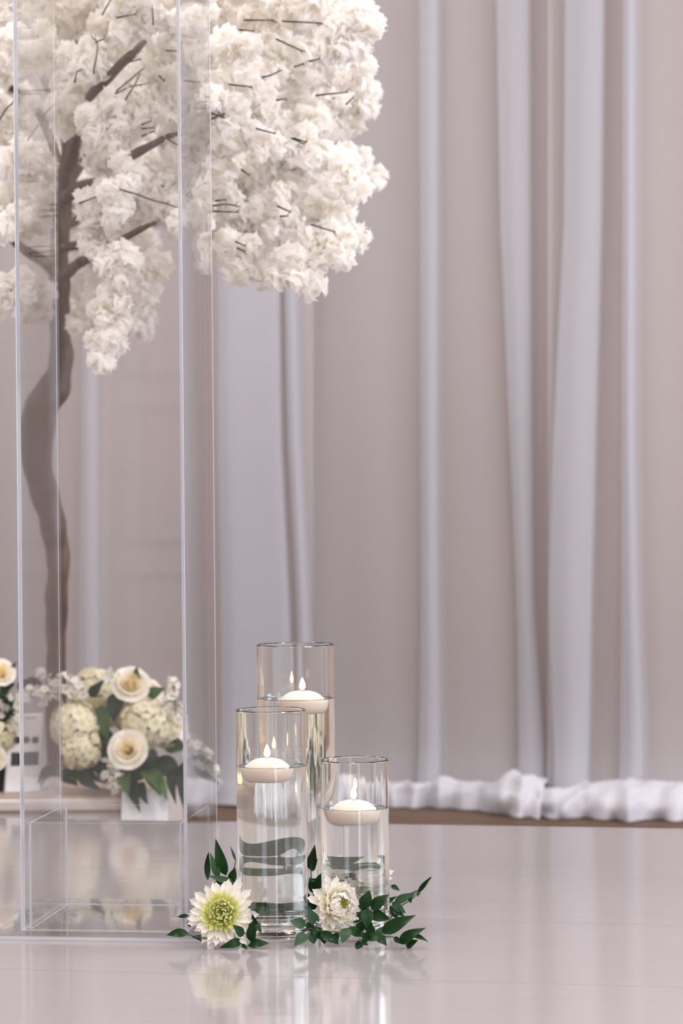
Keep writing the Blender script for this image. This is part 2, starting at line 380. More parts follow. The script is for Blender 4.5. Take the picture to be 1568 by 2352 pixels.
# ------------------------------------------------------------------ plinth behind the stage, with cards
PY, PX = 5.08, P(390, 1850, 5.08).x
pl = tag(empty('plinth'), 'long low beige plinth with moulded edge, carrying the flower arrangements', 'plinth')
b = MB(); b.box(-2.3, PX - .012, PY + .012, PY + .62, FZ, -.022); bevel(b.build('body', m_plinth, pl, False), .004)
b = MB(); b.box(-2.3, PX, PY, PY + .64, -.022, 0.004); bevel(b.build('moulded_edge', m_plinth, pl, False), .006, 3)
b = MB(); b.box(-2.3, PX - .012, PY + .012, PY + .62, 0.004, 0.009); b.build('board_top', m_plinth_top, pl, False)
PZ = 0.009
# leaning white card under the leaves
def card_box(b, bl, br, tl, th, back):
    up = tl - bl; tr = br + up; n = (br - bl).cross(up).normalized() * th
    vs = [bl, br, tr, tl, bl + n, br + n, tr + n, tl + n]
    b.add(vs, [(0, 1, 2, 3), (7, 6, 5, 4), (0, 4, 5, 1), (1, 5, 6, 2), (2, 6, 7, 3), (3, 7, 4, 0)])
b = MB(); q0, q1 = P(276, 1850, 5.03), P(383, 1850, 5.03)
card_box(b, Vector((q0.x, 5.0, FZ + .001)), Vector((q1.x, 5.0, FZ + .001)), Vector((q0.x, 5.072, P(300, 1818, 5.07).z)), .003, 0)
bevel(tag(b.build('place_card', m_card, smooth=False), 'white card leaning on the plinth front below the hanging leaves', 'card'), .001, 1)
# standing white sign with black and grey print
sg = empty('sign'); tag(sg, 'white sign block with black dots and square, between the bouquets on the plinth', 'sign')
DS = 5.16
bl, br_, tl = P(12, 1798, DS), P(92, 1806, DS + .02), P(20, 1640, DS + .05)
bl.z = br_.z = PZ + .001
b = MB(); ux = (br_ - bl); up = tl - bl; nn = ux.cross(up).normalized()
card_box(b, bl, br_, tl, -.035, 0); bevel(b.build('panel', m_card, sg, False), .002, 2)
fn = nn if nn.y < 0 else -nn
def on_sign(u, v, off=0.0012): return bl + ux * u + up * v + fn * off
LW = ux.length; LH = up.length
def disc(cu_, cv, rw, name, m, sq=None):
    b = MB(); pts = []
    n = 24 if sq is None else 4
    for j in range(n):
        if sq is None: th = 2 * PI * j / n; pts.append((cu_ + rw * math.cos(th), cv + rw * LW / LH * math.sin(th)))
        else: pts.append((cu_ + (rw if j in (1, 2) else -rw), cv + (sq if j > 1 else -sq)))
    vs = [on_sign(*q) for q in pts] + [on_sign(*q, 0.0002) for q in pts]
    b.add(vs, [tuple(range(n))] + [(j, (j + 1) % n, n + (j + 1) % n, n + j) for j in range(n)]); b.build(name, m, sg, False)
disc(.28, .66, .105, 'printed_dot', m_ink); disc(.54, .66, .105, 'printed_dot', m_ink); disc(.80, .655, .105, 'printed_dot', m_ink)
disc(.52, .42, .40, 'printed_square', m_ink, .085)
disc(.64, .945, .16, 'printed_line', m_ink_grey, .008)
# dark box under the cut-off bouquet
b = MB(); q = P(-60, 1700, 5.25); b.box(q.x - .11, P(9, 1760, 5.2).x, 5.19, 5.40, PZ, P(0, 1716, 5.2).z)
bevel(tag(b.build('black_planter', m_black, smooth=False), 'black planter box under the cut-off bouquet beside the sign', 'planter'), .004)

# ------------------------------------------------------------------ acrylic column on its base sheet
ca = math.atan(0.130)
cR, cF = Vector((math.cos(ca), -math.sin(ca) * .75, 0)).normalized(), Vector((math.sin(ca), math.cos(ca), 0))
cR = Vector((cF.y, -cF.x, 0))
c0 = Vector((-0.4655, 3.474, 0))
CM = Matrix(((cR.x, cF.x, 0, c0.x), (cR.y, cF.y, 0, c0.y), (0, 0, 1, 0), (0, 0, 0, 1)))
CW, CD, TH, CH = .243, .240, .005, 2.0
def sheet(name, parent, x0, x1, y0, y1, z0, z1, clear=(), m=None):
    """clear sheet: its two broad faces are clear, the four narrow faces show as pale edges"""
    d = [x1 - x0, y1 - y0, z1 - z0]; th = d.index(min(d)); b = MB(); b.box(x0, x1, y0, y1, z0, z1, CM)
    b.mi = [0 if (k // 2) == th or k in clear else 1 for k in range(6)]
    return b.build(name, [m or (m_acrylic if parent.name == 'acrylic_column' and z1 > .1 else m_thin), m_edge], parent, False)
col = tag(empty('acrylic_column'), 'tall square clear acrylic column standing on the white stage floor', 'column')
sheet('base_sheet', col, -.045, CW + .05, -.047, CD + .05, .0005, .0055)
zb = .0058
sheet('front_pane', col, 0, CW, 0, TH, zb, CH); sheet('back_pane', col, 0, CW, CD - TH, CD, zb, CH)
sheet('side_pane', col, 0, TH, TH + .0002, CD - TH - .0002, zb, CH, (3,)); sheet('side_pane', col, CW - TH, CW, TH + .0002, CD - TH - .0002, zb, CH, (3,))
bx = tag(empty('acrylic_box'), 'low open clear acrylic box standing inside the foot of the column', 'box')
i0, BH = .010, .159
sheet('front_pane', bx, i0, CW - i0, i0, i0 + .003, zb, BH); sheet('back_pane', bx, i0, CW - i0, CD - i0 - .003, CD - i0, zb, BH)
sheet('side_pane', bx, i0, i0 + .003, i0 + .0032, CD - i0 - .0032, zb, BH); sheet('side_pane', bx, CW - i0 - .003, CW - i0, i0 + .0032, CD - i0 - .0032, zb, BH)

# ------------------------------------------------------------------ vases, water, candles
def vase(x, D, rad, top, wz, label):
    c = P(x, 2140, D); c.z = 0
    o = empty('glass_vase', c); tag(o, label, 'vase', 'clear glass cylinder vases')
    t, bt = .0034, .016
    prof = [(0.0005, 0.0006), (rad * .6, 0.0004), (rad - .004, 0.0006), (rad - .0012, .0018), (rad, .005)]
    prof += [(rad, .005 + (top - .007) * k / 10) for k in range(1, 11)] + [(rad - .0008, top - .0004), (rad - t / 2, top), (rad - t + .0008, top - .0004), (rad - t, top - .0022)]
    prof += [(rad - t, top - (top - bt - .006) * k / 10) for k in range(1, 11)] + [(rad - t - .002, bt + .0015), (rad - t - .006, bt), (rad * .5, bt), (0.0005, bt)]
    b = MB(); lathe(b, crisp(prof), 128); b.build('glass_cylinder', m_glass, o)
    g = rad - t + .0006
    b = MB(); pw = [(0.0005, bt - .0006), (g * .6, bt - .0006), (g - .004, bt - .0004), (g, bt + .004)]
    pw += [(g, bt + .004 + (wz - bt - .004) * k / 10) for k in range(1, 11)] + [(g - .0012, wz - .0008), (g - .004, wz - .0014), (g * .6, wz - .0015), (0.0005, wz - .0015)]
    lathe(b, crisp(pw), 128); b.build('water', m_water, o)
    return c
def candle(c, dx, dy, wz, rad, label, lean=0.0):
    o = empty('floating_candle', (c.x + dx, c.y + dy, wz)); tag(o, label, 'candle', 'white floating candles')
    prof = [(0.0004, -.0215), (rad * .72, -.0215), (rad * .86, -.0190), (rad * .95, -.0135), (rad, -.006), (rad * 1.0, -.0005), (rad * .965, .0012), (rad * .93, .0016),
            (rad * .80, .0055), (rad * .62, .0088), (rad * .40, .0106), (rad * .2, .0108), (rad * .1, .0100), (0.0004, .0098)]
    b = MB(); lathe(b, prof, 72); b.build('wax', m_wax, o)
    b = MB(); b.tube([(0, 0, .009), (0, 0, .013), (.0006, 0, .0165)], .0008, 8); b.build('wick', m_wick, o)
    b = MB(); h = .0185
    lathe(b, [(0.0002 + .0042 * (math.sin(PI * min(1, t * 1.0) ** 0.62)) ** 0.9 if 0 < t < 1 else .0002, .0125 + h * t) for t in [k / 14 for k in range(15)]], 20); b.build('flame', m_flame, o)
    return o
v1 = vase(626.5, 3.460, .0503, .3215, .2415, 'middle-height glass cylinder vase in front, next to the acrylic column, with floating candle')
v2 = vase(684, 3.585, .0574, .4075, .3280, 'tallest and widest glass cylinder vase, standing behind the other two')
v3 = vase(817, 3.440, .0486, .2510, .1828, 'shortest glass cylinder vase, on the side facing the open floor')
candle(v1, -.0056, -.0125, .2415, .0315, 'lit white floating candle in the middle-height vase')
candle(v2, .0100, -.0160, .3280, .0320, 'lit white floating candle in the tallest vase at the back')
candle(v3, -.0015, -.0120, .1828, .0315, 'lit white floating candle in the shortest vase')

# ------------------------------------------------------------------ leaves
def leaf_mesh(name, base, tip, wid, face, m, bend=0.12, fold=0.25, twist=0.0, belly=0.38):
    base, tip = Vector(base), Vector(tip); d = tip - base; ln = d.length; d.normalize()
    side = d.cross(face); side = side.normalized() if side.length > 1e-4 else d.orthogonal().normalized(); up = side.cross(d).normalized()
    rows = []; al = []; n = 9
    for i in range(n + 1):
        t = i / n
        wv = wid / 2 * ((math.sin(PI * t ** 0.78)) ** 0.9 * (1.12 - 0.35 * t) if 0 < t < 1 else 0.012)
        c = base + d * ln * t + up * (bend * ln * math.sin(PI * t)) ; a = twist * (t - 0.3)
        sd = side * math.cos(a) + up * math.sin(a); uu = up * math.cos(a) - side * math.sin(a)
        rows.append([c + sd * (wv * q) + uu * (abs(q) * fold * wv) for q in (-1, -0.55, 0, 0.55, 1)]); al += [t] * 5
    b = MB(); b.grid(rows, al); return b.mesh(name, m)
FACE = Vector((0, -1, 0.35))
def sprig(label, D, stems, leaves, group='sprigs of green foliage around the vases', floor_ok=True):
    o = empty('foliage_sprig'); tag(o, label, 'foliage', group)
    first = None
    for s in stems:
        pts = catmull([P(p[0], p[1], D + (p[2] if len(p) > 2 else 0)) for p in s], 5)
        for p in pts: p.z = max(p.z, .003)
        if first is None: first = pts[0].copy()
        b = MB(); b.tube(pts, [.0011 * (1 - .5 * i / len(pts)) for i in range(len(pts))], 6); b.build('stem', m_stem, o)
    for e in leaves:
        (bx_, by), (tx, ty), wpx = e[0], e[1], e[2]
        k = e[3] if len(e) > 3 else {}
        d0, d1 = k.get('d0', 0.0), k.get('d1', rnd.uniform(-.012, .006))
        p0, p1 = P(bx_, by, D + d0), P(tx, ty, D + d1)
        p0.z = max(p0.z, .004); p1.z = max(p1.z, .003)
        fc = Vector((rnd.uniform(-.35, .35), -1, rnd.uniform(.1, .7)))
        me = leaf_mesh('leaf', p0, p1, wpx * 1.12 / F * D, fc, m_leaf_pale if k.get('pale') else m_leaf, k.get('bend', rnd.uniform(.02, .12)), rnd.uniform(.1, .4), k.get('tw', rnd.uniform(-.6, .6)))
        link('leaf', me, o)
    return o
sprig('upright dark sprig rising between the acrylic column and the middle vase', 3.44,
      [[(548, 2062), (522, 2030), (506, 2016), (498, 1990)], [(535, 2050), (528, 2024), (541, 1976), (529, 1945)]],
      [((519, 2011), (495, 1926), 24, {'bend': .1}), ((502, 2016), (482, 1958), 17, {'pale': 1}), ((477, 2022), (479, 1956), 13, {'bend': -.18}), ((531, 2026), (540, 1992), 19),
       ((538, 2028), (477, 2011), 15, {'pale': 1}), ((546, 2031), (488, 2030), 16), ((522, 2016), (482, 2052), 22), ((541, 1977), (529, 1944), 6, {'pale': 1}), ((556, 2040), (515, 2022), 18), ((540, 2080), (552, 2034), 15)])
sprig('sprig with small leaves lying under the wide open chrysanthemum', 3.345,
      [[(598, 2120), (582, 2150), (570, 2176), (556, 2184)], [(430, 2146), (470, 2155), (520, 2150), (560, 2160), (572, 2176)]],
      [((433, 2144), (382, 2148), 19, {'bend': .16}), ((432, 2103), (407, 2106), 9, {'d0': .05, 'd1': .05}), ((429, 2117), (438, 2130), 9, {'d0': .05, 'd1': .05}), ((556, 2161), (503, 2183), 19, {'bend': .25}),
       ((576, 2163), (583, 2110), 22), ((570, 2179), (619, 2167), 19, {'bend': .15}), ((564, 2173), (555, 2193), 19), ((559, 2149), (534, 2124), 20, {'d0': -.03, 'd1': -.05}),
       ((584, 2122), (601, 2145), 11, {'bend': .2}), ((572, 2128), (600, 2080), 17, {'d0': .03, 'd1': .03}), ((590, 2138), (578, 2098), 18, {'d0': .02}), ((470, 2158), (440, 2152), 14, {'d0': .03})])
sprig('upright sprig in the gap between the middle and the short vase', 3.50,
      [[(724, 2090), (718, 2040), (714, 2000), (720, 1970)]],
      [((713, 1999), (723, 1940), 21), ((714, 2001), (730, 1972), 13, {'pale': 1}), ((727, 2042), (746, 1998), 22, {'d0': -.032, 'd1': -.034}), ((724, 2052), (711, 2014), 18), ((736, 2072), (711, 2060), 17), ((722, 2090), (706, 2050), 20), ((735, 2030), (712, 2018), 12)])
sprig('pale bluish sprig sprawling in front of the gap between vases', 3.352,
      [[(790, 2142), (740, 2138), (704, 2132)], [(730, 2138), (722, 2110), (716, 2096)]],
      [((703, 2126), (665, 2114), 24, {'pale': 1, 'bend': .14}), ((703, 2145), (675, 2184), 24, {'pale': 1}), ((714, 2137), (721, 2178), 26, {'pale': 1}), ((727, 2122), (705, 2082), 24, {'pale': 1}),
       ((736, 2140), (772, 2167), 21), ((745, 2140), (744, 2169), 20), ((778, 2143), (760, 2166), 18), ((800, 2131), (785, 2167), 25, {'pale': 1}), ((800, 2131), (834, 2152), 20), ((722, 2128), (735, 2158), 22), ((705, 2118), (722, 2142), 18), ((760, 2150), (778, 2170), 16)])
sprig('broad dark leaves standing in front of the short vase', 3.372,
      [[(872, 2158), (850, 2120), (843, 2092), (846, 2075)], [(842, 2096), (880, 2090)]],
      [((832, 2084), (849, 2044), 28), ((852, 2089), (894, 2054), 27, {'bend': .08}), ((844, 2087), (842, 2132), 28), ((850, 2099), (896, 2111), 24), ((828, 2096), (812, 2120), 22), ((848, 2140), (838, 2100), 20), ((820, 2140), (838, 2108), 20), ((856, 2126), (842, 2150), 20)])
sprig('long sprig trailing out over the open floor from the short vase', 3.335,
      [[(862, 2148), (900, 2152), (924, 2162), (935, 2178)], [(824, 2156), (845, 2160), (875, 2150), (915, 2155)]],
      [((876, 2141), (955, 2102), 29, {'bend': .1}), ((916, 2166), (978, 2131), 24, {'bend': .18}), ((944, 2146), (984, 2164), 11, {'bend': .12}), ((934, 2178), (960, 2159), 15), ((932, 2173), (948, 2188), 15),
       ((815, 2168), (834, 2182), 18), ((831, 2158), (845, 2172), 14), ((864, 2146), (888, 2173), 22), ((862, 2152), (878, 2128), 17, {'pale': 1}), ((842, 2152), (886, 2158), 20), ((846, 2160), (826, 2140), 18), ((905, 2152), (920, 2168), 12)])
sprig('thin light sprig reaching out behind the short vase over the floor', 3.49,
      [[(890, 2116), (920, 2082), (945, 2066), (962, 2048), (990, 2016)]],
      [((960, 2050), (991, 2012), 10), ((962, 2042), (959, 2061), 9, {'pale': 1}), ((906, 2073), (950, 2050), 18, {'pale': 1}), ((935, 2068), (957, 2044), 10, {'pale': 1}), ((897, 2034), (918, 2046), 11), ((900, 2072), (932, 2098), 18, {'pale': 1, 'bend': .15}),
       ((899, 2084), (930, 2106), 14), ((896, 2088), (915, 2111), 14), ((880, 2080), (912, 2058), 12), ((940, 2062), (944, 2075), 8)])
sprig('tangled sprig lying behind the middle vase, seen through its water', 3.545,
      [[(560, 2095), (610, 2080), (640, 2060), (634, 1990), (628, 1940)], [(640, 2064), (690, 2072, -.034)]],
      [((612, 1960), (640, 1915), 26, {'bend': .2}), ((640, 1976), (606, 1966), 17), ((610, 2002), (645, 1994), 17), ((636, 2002), (660, 1960), 16, {'pale': 1}), ((560, 2085), (612, 2060), 30), ((600, 2090), (650, 2076), 30), ((640, 2084), (690, 2070), 28, {'d0': -.015, 'd1': -.034}), ((590, 2098), (560, 2070), 24),
       ((650, 2095), (700, 2090), 26, {'d0': -.02, 'd1': -.034}), ((610, 2102), (640, 2094), 22), ((570, 2102), (600, 2100), 22), ((660, 2092), (632, 2068), 20), ((680, 2100), (710, 2076), 22, {'d0': -.06, 'd1': -.08})])
sprig('tangled sprig lying behind the short vase, seen through its water', 3.53,
      [[(770, 2090), (810, 2076), (840, 2074), (880, 2084)], [(820, 2076), (812, 2020), (806, 1960)]],
      [((800, 1984), (820, 1962), 22), ((812, 1986), (840, 1974), 12, {'pale': 1}), ((822, 1996), (796, 1990), 16), ((800, 2014), (830, 2000), 17), ((850, 1960), (846, 1935), 12), ((770, 2085), (810, 2066), 26), ((810, 2086), (850, 2070), 28), ((850, 2090), (885, 2072), 26),
       ((790, 2098), (820, 2092), 24), ((840, 2100), (870, 2092), 24), ((880, 2098), (900, 2080), 18)])

# ------------------------------------------------------------------ chrysanthemums
def petal_mesh(ln, wd, cup, curl, seed, notch=0.1, along0=0.0, along1=1.0):
    """petal along +X, open side up; curl lifts the tip"""
    q = random.Random(seed); rows, al = [], []; n = 7
    for i in range(n + 1):
        t = i / n; a = curl * t * t
        wv = wd / 2 * (0.28 + 0.72 * math.sin(PI * (0.08 + 0.80 * t) ** 1.05)) * (1 if t < .98 else .62)
        x = ln * t * math.cos(a * .55); z = ln * t * math.sin(a * .55) + q.uniform(-.01, .01) * ln
        row = []
        for k in (-1, -.5, 0, .5, 1):
            nx = x - (notch * ln * (0.5 if abs(k) == .5 else abs(k) * .9) if i == n else 0)
            row.append(Vector((nx, k * wv, z + cup * wv * k * k)))
            al.append(along0 + (along1 - along0) * t)
        rows.append(row)
    b = MB(); b.grid(rows, al); return b
def chrysanthemum(c, nrm, R, rings, label, core=.12, seed=1):
    nrm = Vector(nrm).normalized(); o = empty('chrysanthemum', c); tag(o, label, 'flower', 'cut white chrysanthemums')
    q = random.Random(seed); X = nrm.orthogonal().normalized(); Y = nrm.cross(X)
    B = Matrix(((X.x, Y.x, nrm.x), (X.y, Y.y, nrm.y), (X.z, Y.z, nrm.z))).to_4x4()
    for (cnt, ln, wd, start, elev, curl, cup, h, m) in rings:
        meshes = [petal_mesh(ln * R * q.uniform(.9, 1.1), wd * R, cup, curl * q.uniform(.7, 1.2), q.random()).mesh('petal', m) for _ in range(3)]
        off = q.random()
        for k in range(cnt):
            th = 2 * PI * (k + off + q.uniform(-.25, .25)) / cnt
            M = B @ Matrix.Rotation(th, 4, 'Z') @ Matrix.Translation((start * R, 0, h * R)) @ Matrix.Rotation(-(elev + q.uniform(-.12, .12)), 4, 'Y') @ Matrix.Rotation(q.uniform(-.25, .25), 4, 'X')
            p = link('petal', meshes[k % 3], o); sc = q.uniform(.88, 1.08); p.matrix_local = M @ Matrix.Scale(sc, 4)
            wp = c + p.matrix_local.to_3x3() @ Vector((ln * R, 0, 0)) + p.matrix_local.translation
            if wp.z < .002: p.matrix_local = B @ Matrix.Rotation(th, 4, 'Z') @ Matrix.Translation((start * R, 0, h * R)) @ Matrix.Rotation(-(elev + .5), 4, 'Y') @ Matrix.Scale(.62, 4)
    b = MB(); n = 14
    lathe(b, [(.0003, -.10 * R), (core * R, -.06 * R), (core * R * 1.1, .02 * R), (core * R * .8, .07 * R), (core * R * .4, .10 * R), (.0003, .11 * R)], n)
    b.v = [tuple(B @ Vector(v)) for v in b.v]; b.build('core', m_mum_core, o)
    b = MB(); st_ = -nrm * R * .55; st_.z = max(st_.z, -c.z + .004); st2 = -nrm * R * 1.0; st2.z = max(st2.z, -c.z + .003)
    b.tube([-nrm * R * .05, st_, st2], .0022, 8); b.build('stem', m_stem, o)
    return o
open_rings = [(19, .92, .24, .14, .02, .12, .45, -.06, m_mum), (21, .84, .23, .13, .14, .16, .5, -.03, m_mum), (22, .74, .20, .12, .26, .2, .5, -.01, m_mum),
              (28, .58, .13, .10, .36, .5, .8, .02, m_mum_in), (32, .48, .11, .09, .48, .8, .9, .05, m_mum_in), (32, .38, .09, .07, .62, 1.0, .9, .08, m_mum_in), (26, .27, .075, .05, .80, 1.0, .9, .10, m_mum_in), (16, .17, .06, .03, 1.0, .6, .8, .10, m_mum_in)]
incurved = [(17, .90, .27, .12, .0, .25, .45, -.10, m_mum), (19, .86, .26, .12, .20, .5, .5, -.06, m_mum), (21, .80, .25, .12, .40, .8, .55, -.02, m_mum),
            (21, .70, .22, .12, .58, 1.1, .6, .02, m_mum), (22, .58, .17, .12, .72, 1.2, .7, .06, m_mum), (24, .44, .13, .10, .80, .9, .7, .12, m_mum_in), (20, .30, .09, .06, .9, .5, .7, .16, m_mum_in), (14, .2, .07, .03, 1.1, .3, .7, .18, m_mum_in)]
c1 = P(510, 2100, 3.355)
chrysanthemum(c1, (-.06, -.93, .34), .0500, open_rings, 'wide open white chrysanthemum with yellow-green heart beside the acrylic column', .09, 3)
c2 = P(770, 2080, 3.375)
chrysanthemum(c2, (.52, -.80, .26), .0415, incurved, 'smaller white chrysanthemum with incurved petals between the middle and short vases', .12, 8)
c3 = P(838, 2046, 3.54); c3.z = .066
chrysanthemum(c3, (.15, -.7, .65), .042, incurved, 'cream chrysanthemum lying behind the short vase, seen blurred through its water', .12, 5)

# ------------------------------------------------------------------ tree
DT = 5.10
def tag_part(o, label): o['label'] = label
tree = tag(empty('blossom_tree', P(128, 1600, DT) * Vector((1, 1, 0)) if False else (0, 0, 0)), 'artificial tree with curved brown trunk and masses of white blossom', 'tree')
tk = [(128, 1640, 25), (129, 1560, 25), (130, 1400, 27), (134, 1290, 28), (124, 1220, 29), (106, 1150, 32), (90, 1070, 34), (80, 1010, 38), (92, 950, 42), (118, 900, 36), (136, 850, 29), (139, 780, 27), (134, 700, 26), (136, 620, 26), (140, 540, 22), (145, 470, 20), (155, 410, 22), (163, 370, 20), (158, 300, 15), (166, 230, 11), (175, 120, 8), (190, 0, 6), (200, -130, 4)]
DTK = lambda y: DT + .4 * max(0, (y - 900) / 740)
pts = [P(x, y, DTK(y)) for x, y, r in tk]; pts[0].z = PZ + .001
pp = catmull([Vector((*p, )) for p in pts], 5); rr = catmull([Vector((r / F * DT, 0, 0)) for _, _, r in tk], 5)
b = MB(); b.tube(pp, [v.x for v in rr], 16, lump=.35); b.build('trunk', m_bark, tree)
branches = [   # (x, y, D, radius in px)
    [(152, 455, 5.08, 17), (185, 432, 5.0, 16), (225, 418, 4.95, 13), (265, 385, 4.85, 12), (302, 358, 4.55, 11), (345, 335, 4.46, 9), (385, 314, 4.42, 7), (430, 300, 4.7, 5), (520, 265, 5.0, 4), (600, 230, 5.1, 3)],
    [(158, 395, 5.05, 16), (172, 330, 5.0, 14), (190, 270, 4.85, 13), (207, 222, 4.5, 12), (250, 178, 4.44, 12), (280, 145, 4.42, 11), (312, 116, 4.42, 9), (350, 70, 4.8, 7), (420, -20, 5.0, 5)],
    [(142, 570, 5.08, 12), (200, 560, 5.0, 10), (250, 552, 4.85, 9), (283, 547, 4.48, 8), (322, 527, 4.43, 7), (352, 514, 4.43, 5), (400, 500, 4.8, 4), (520, 500, 5.0, 3), (640, 520, 5.1, 2)],
    [(125, 625, 5.08, 15), (100, 600, 5.0, 13), (62, 578, 4.9, 11), (25, 548, 4.8, 10), (-20, 515, 4.75, 8), (-120, 430, 4.7, 5)],
    [(150, 630, 5.0, 15), (172, 612, 4.85, 13), (196, 597, 4.75, 11), (230, 590, 5.0, 6), (300, 620, 5.1, 4)],
    [(148, 430, 5.15, 12), (120, 330, 5.25, 10), (95, 270, 5.3, 10), (60, 225, 5.3, 9), (20, 200, 5.25, 8), (-60, 160, 5.2, 6)],
    [(150, 330, 5.15, 9), (128, 250, 5.2, 9), (105, 190, 5.25, 8), (88, 140, 5.3, 8), (70, 40, 5.3, 6)],
    [(160, 420, 5.1, 12), (230, 330, 5.3, 9), (400, 230, 5.5, 7), (600, 160, 5.6, 5), (720, 90, 5.6, 3)],
    [(150, 520, 5.1, 11), (260, 470, 5.3, 9), (420, 440, 5.4, 6), (600, 430, 5.4, 4), (770, 400, 5.3, 2)]]
for br in branches:
    pp = catmull([P(x, y, D) for x, y, D, r in br], 4); rr = catmull([Vector((r / F * D, 0, 0)) for x, y, D, r in br], 4)
    b = MB(); b.tube(pp, [v.x for v in rr], 10, lump=.25); b.build('branch', m_bark, tree)
tw6 = [[(525, 145), (700, 145)], [(825, 155), (1030, 165), (1195, 185)], [(755, 290), (850, 335), (920, 365)], [(650, 553), (700, 540), (760, 510)], [(875, 478), (925, 460)], [(980, 440), (1040, 425)], [(410, 610), (545, 625)], [(1045, 685), (1230, 665)], [(745, 720), (800, 712)],
       [(280, 820), (370, 850), (440, 875)], [(285, 850), (375, 815), (435, 800)], [(605, 930), (715, 960)], [(855, 1000), (930, 1035)], [(870, 998), (945, 1022)], [(305, 1445), (365, 1438)], [(300, 1480), (380, 1470), (460, 1487)], [(300, 1522), (445, 1528)], [(755, 1490), (830, 1525)], [(770, 1558), (815, 1556)], [(1000, 1622), (1140, 1665)], [(450, 1745), (510, 1770)], [(460, 1790), (505, 1810)], [(480, 215), (565, 225)], [(1245, 745), (1285, 705)], [(490, 1225), (535, 1260)]]
tw5 = [[(570, 1400), (660, 1365), (745, 1320)], [(875, 1325), (960, 1350), (1050, 1385), (1150, 1410), (1245, 1445)], [(820, 640), (900, 600), (990, 585)], [(825, 615), (890, 560), (980, 485)], [(715, 90), (765, 0)], [(650, 480), (670, 370), (670, 290), (640, 260)], [(670, 290), (715, 270)], [(990, 860), (1040, 840)], [(990, 890), (1060, 885)], [(990, 940), (1060, 910)], [(200, 960), (260, 870)], [(300, 800), (370, 725)], [(0, 825), (40, 760), (90, 710)], [(880, 670), (930, 590), (960, 530)], [(890, 430), (965, 410)], [(1160, 350), (1230, 355)], [(1060, 160), (1055, 70)], [(820, 120), (930, 100)], [(520, 560), (530, 500), (560, 485)], [(1105, 530), (1135, 560)], [(1150, 960), (1240, 1010)], [(1310, 1335), (1415, 1270)], [(1290, 560), (1410, 570)]]
rt = random.Random(4)
for lst, sc, ox in ((tw6, 3.136, 400), (tw5, 3.015, 0)):
    for tw in lst:
        D = rt.uniform(4.18, 4.26)
        pts = [P(ox + x / sc, y / sc, D + .05 * i) for i, (x, y) in enumerate(tw)]
        d = (pts[-1] - pts[0]); eye = Vector((0, 0, H)); pts = [eye + (pts[0] - d * .12 - eye) * 1.02] + pts + [eye + (pts[-1] + d * .12 - eye) * 1.02]
        pp = catmull(pts, 3); b = MB(); b.tube(pp, [.0019 - .0008 * i / len(pp) for i in range(len(pp))], 6)
        k = pp[len(pp) * 2 // 3]; b.tube([k, k + d.normalized() * .014 + Vector((0, -.004, rt.choice((-1, 1)) * .006))], [.0010, .0006], 5); b.build('twig', m_twig, tree)

def pompom(mb, c, R, q, petals=30):
    lathe(mb, [(R * .62 * math.sin(PI * i / 6) + 1e-4, R * .62 * math.cos(PI * i / 6)) for i in range(7)], 9, c); mb.a[-63:] = [.55] * 63
    for k in range(petals):
        z = 1 - 2 * (k + .5) / petals; th = k * 2.39996 + q.uniform(-.3, .3); s = math.sqrt(1 - z * z)
        d = Vector((s * math.cos(th), s * math.sin(th), z)); x = d.orthogonal().normalized(); x.rotate(Matrix.Rotation(q.uniform(0, 2 * PI), 3, d)); y = d.cross(x)
        r = R * q.uniform(.86, 1.1); wd = R * q.uniform(.42, .6); rows, al = [], []
        ph = q.uniform(0, 6)
        for i, t in enumerate((0.0, 0.4, 0.75, 1.0)):
            row = []
            for j in range(6):
                a = (j / 5 - .5) * 2
                ruff = .07 * R * math.sin(j * 2.2 + ph) * t
                out = r * (.45 + .52 * math.sqrt(t)) - abs(a) * .07 * R * t + (q.uniform(-.05, .05) * R if i == 3 else 0) + ruff
                row.append(c + d * out + x * (a * wd * (.3 + .95 * t)) + y * (.62 * R * (t ** 1.5) - .15 * R + (q.uniform(-.1, .06) * R if i == 3 else 0)))
                al.append(min(1, .12 + .95 * t))
            rows.append(row)
        mb.grid(rows, al)
clusters = []
for s in range(7):
    q = random.Random(100 + s); b = MB(); n = (3, 4, 3, 4, 3, 2, 4)[s]
    for k in range(n):
        th = 2 * PI * k / n + q.uniform(-.4, .4); rr_ = .030 if n > 2 else .022
        pompom(b, Vector((rr_ * math.cos(th), q.uniform(-.018, .018), rr_ * math.sin(th) * .85)), q.uniform(.025, .032), q)
    clusters.append(b.mesh('blossom_cluster', m_blossom))
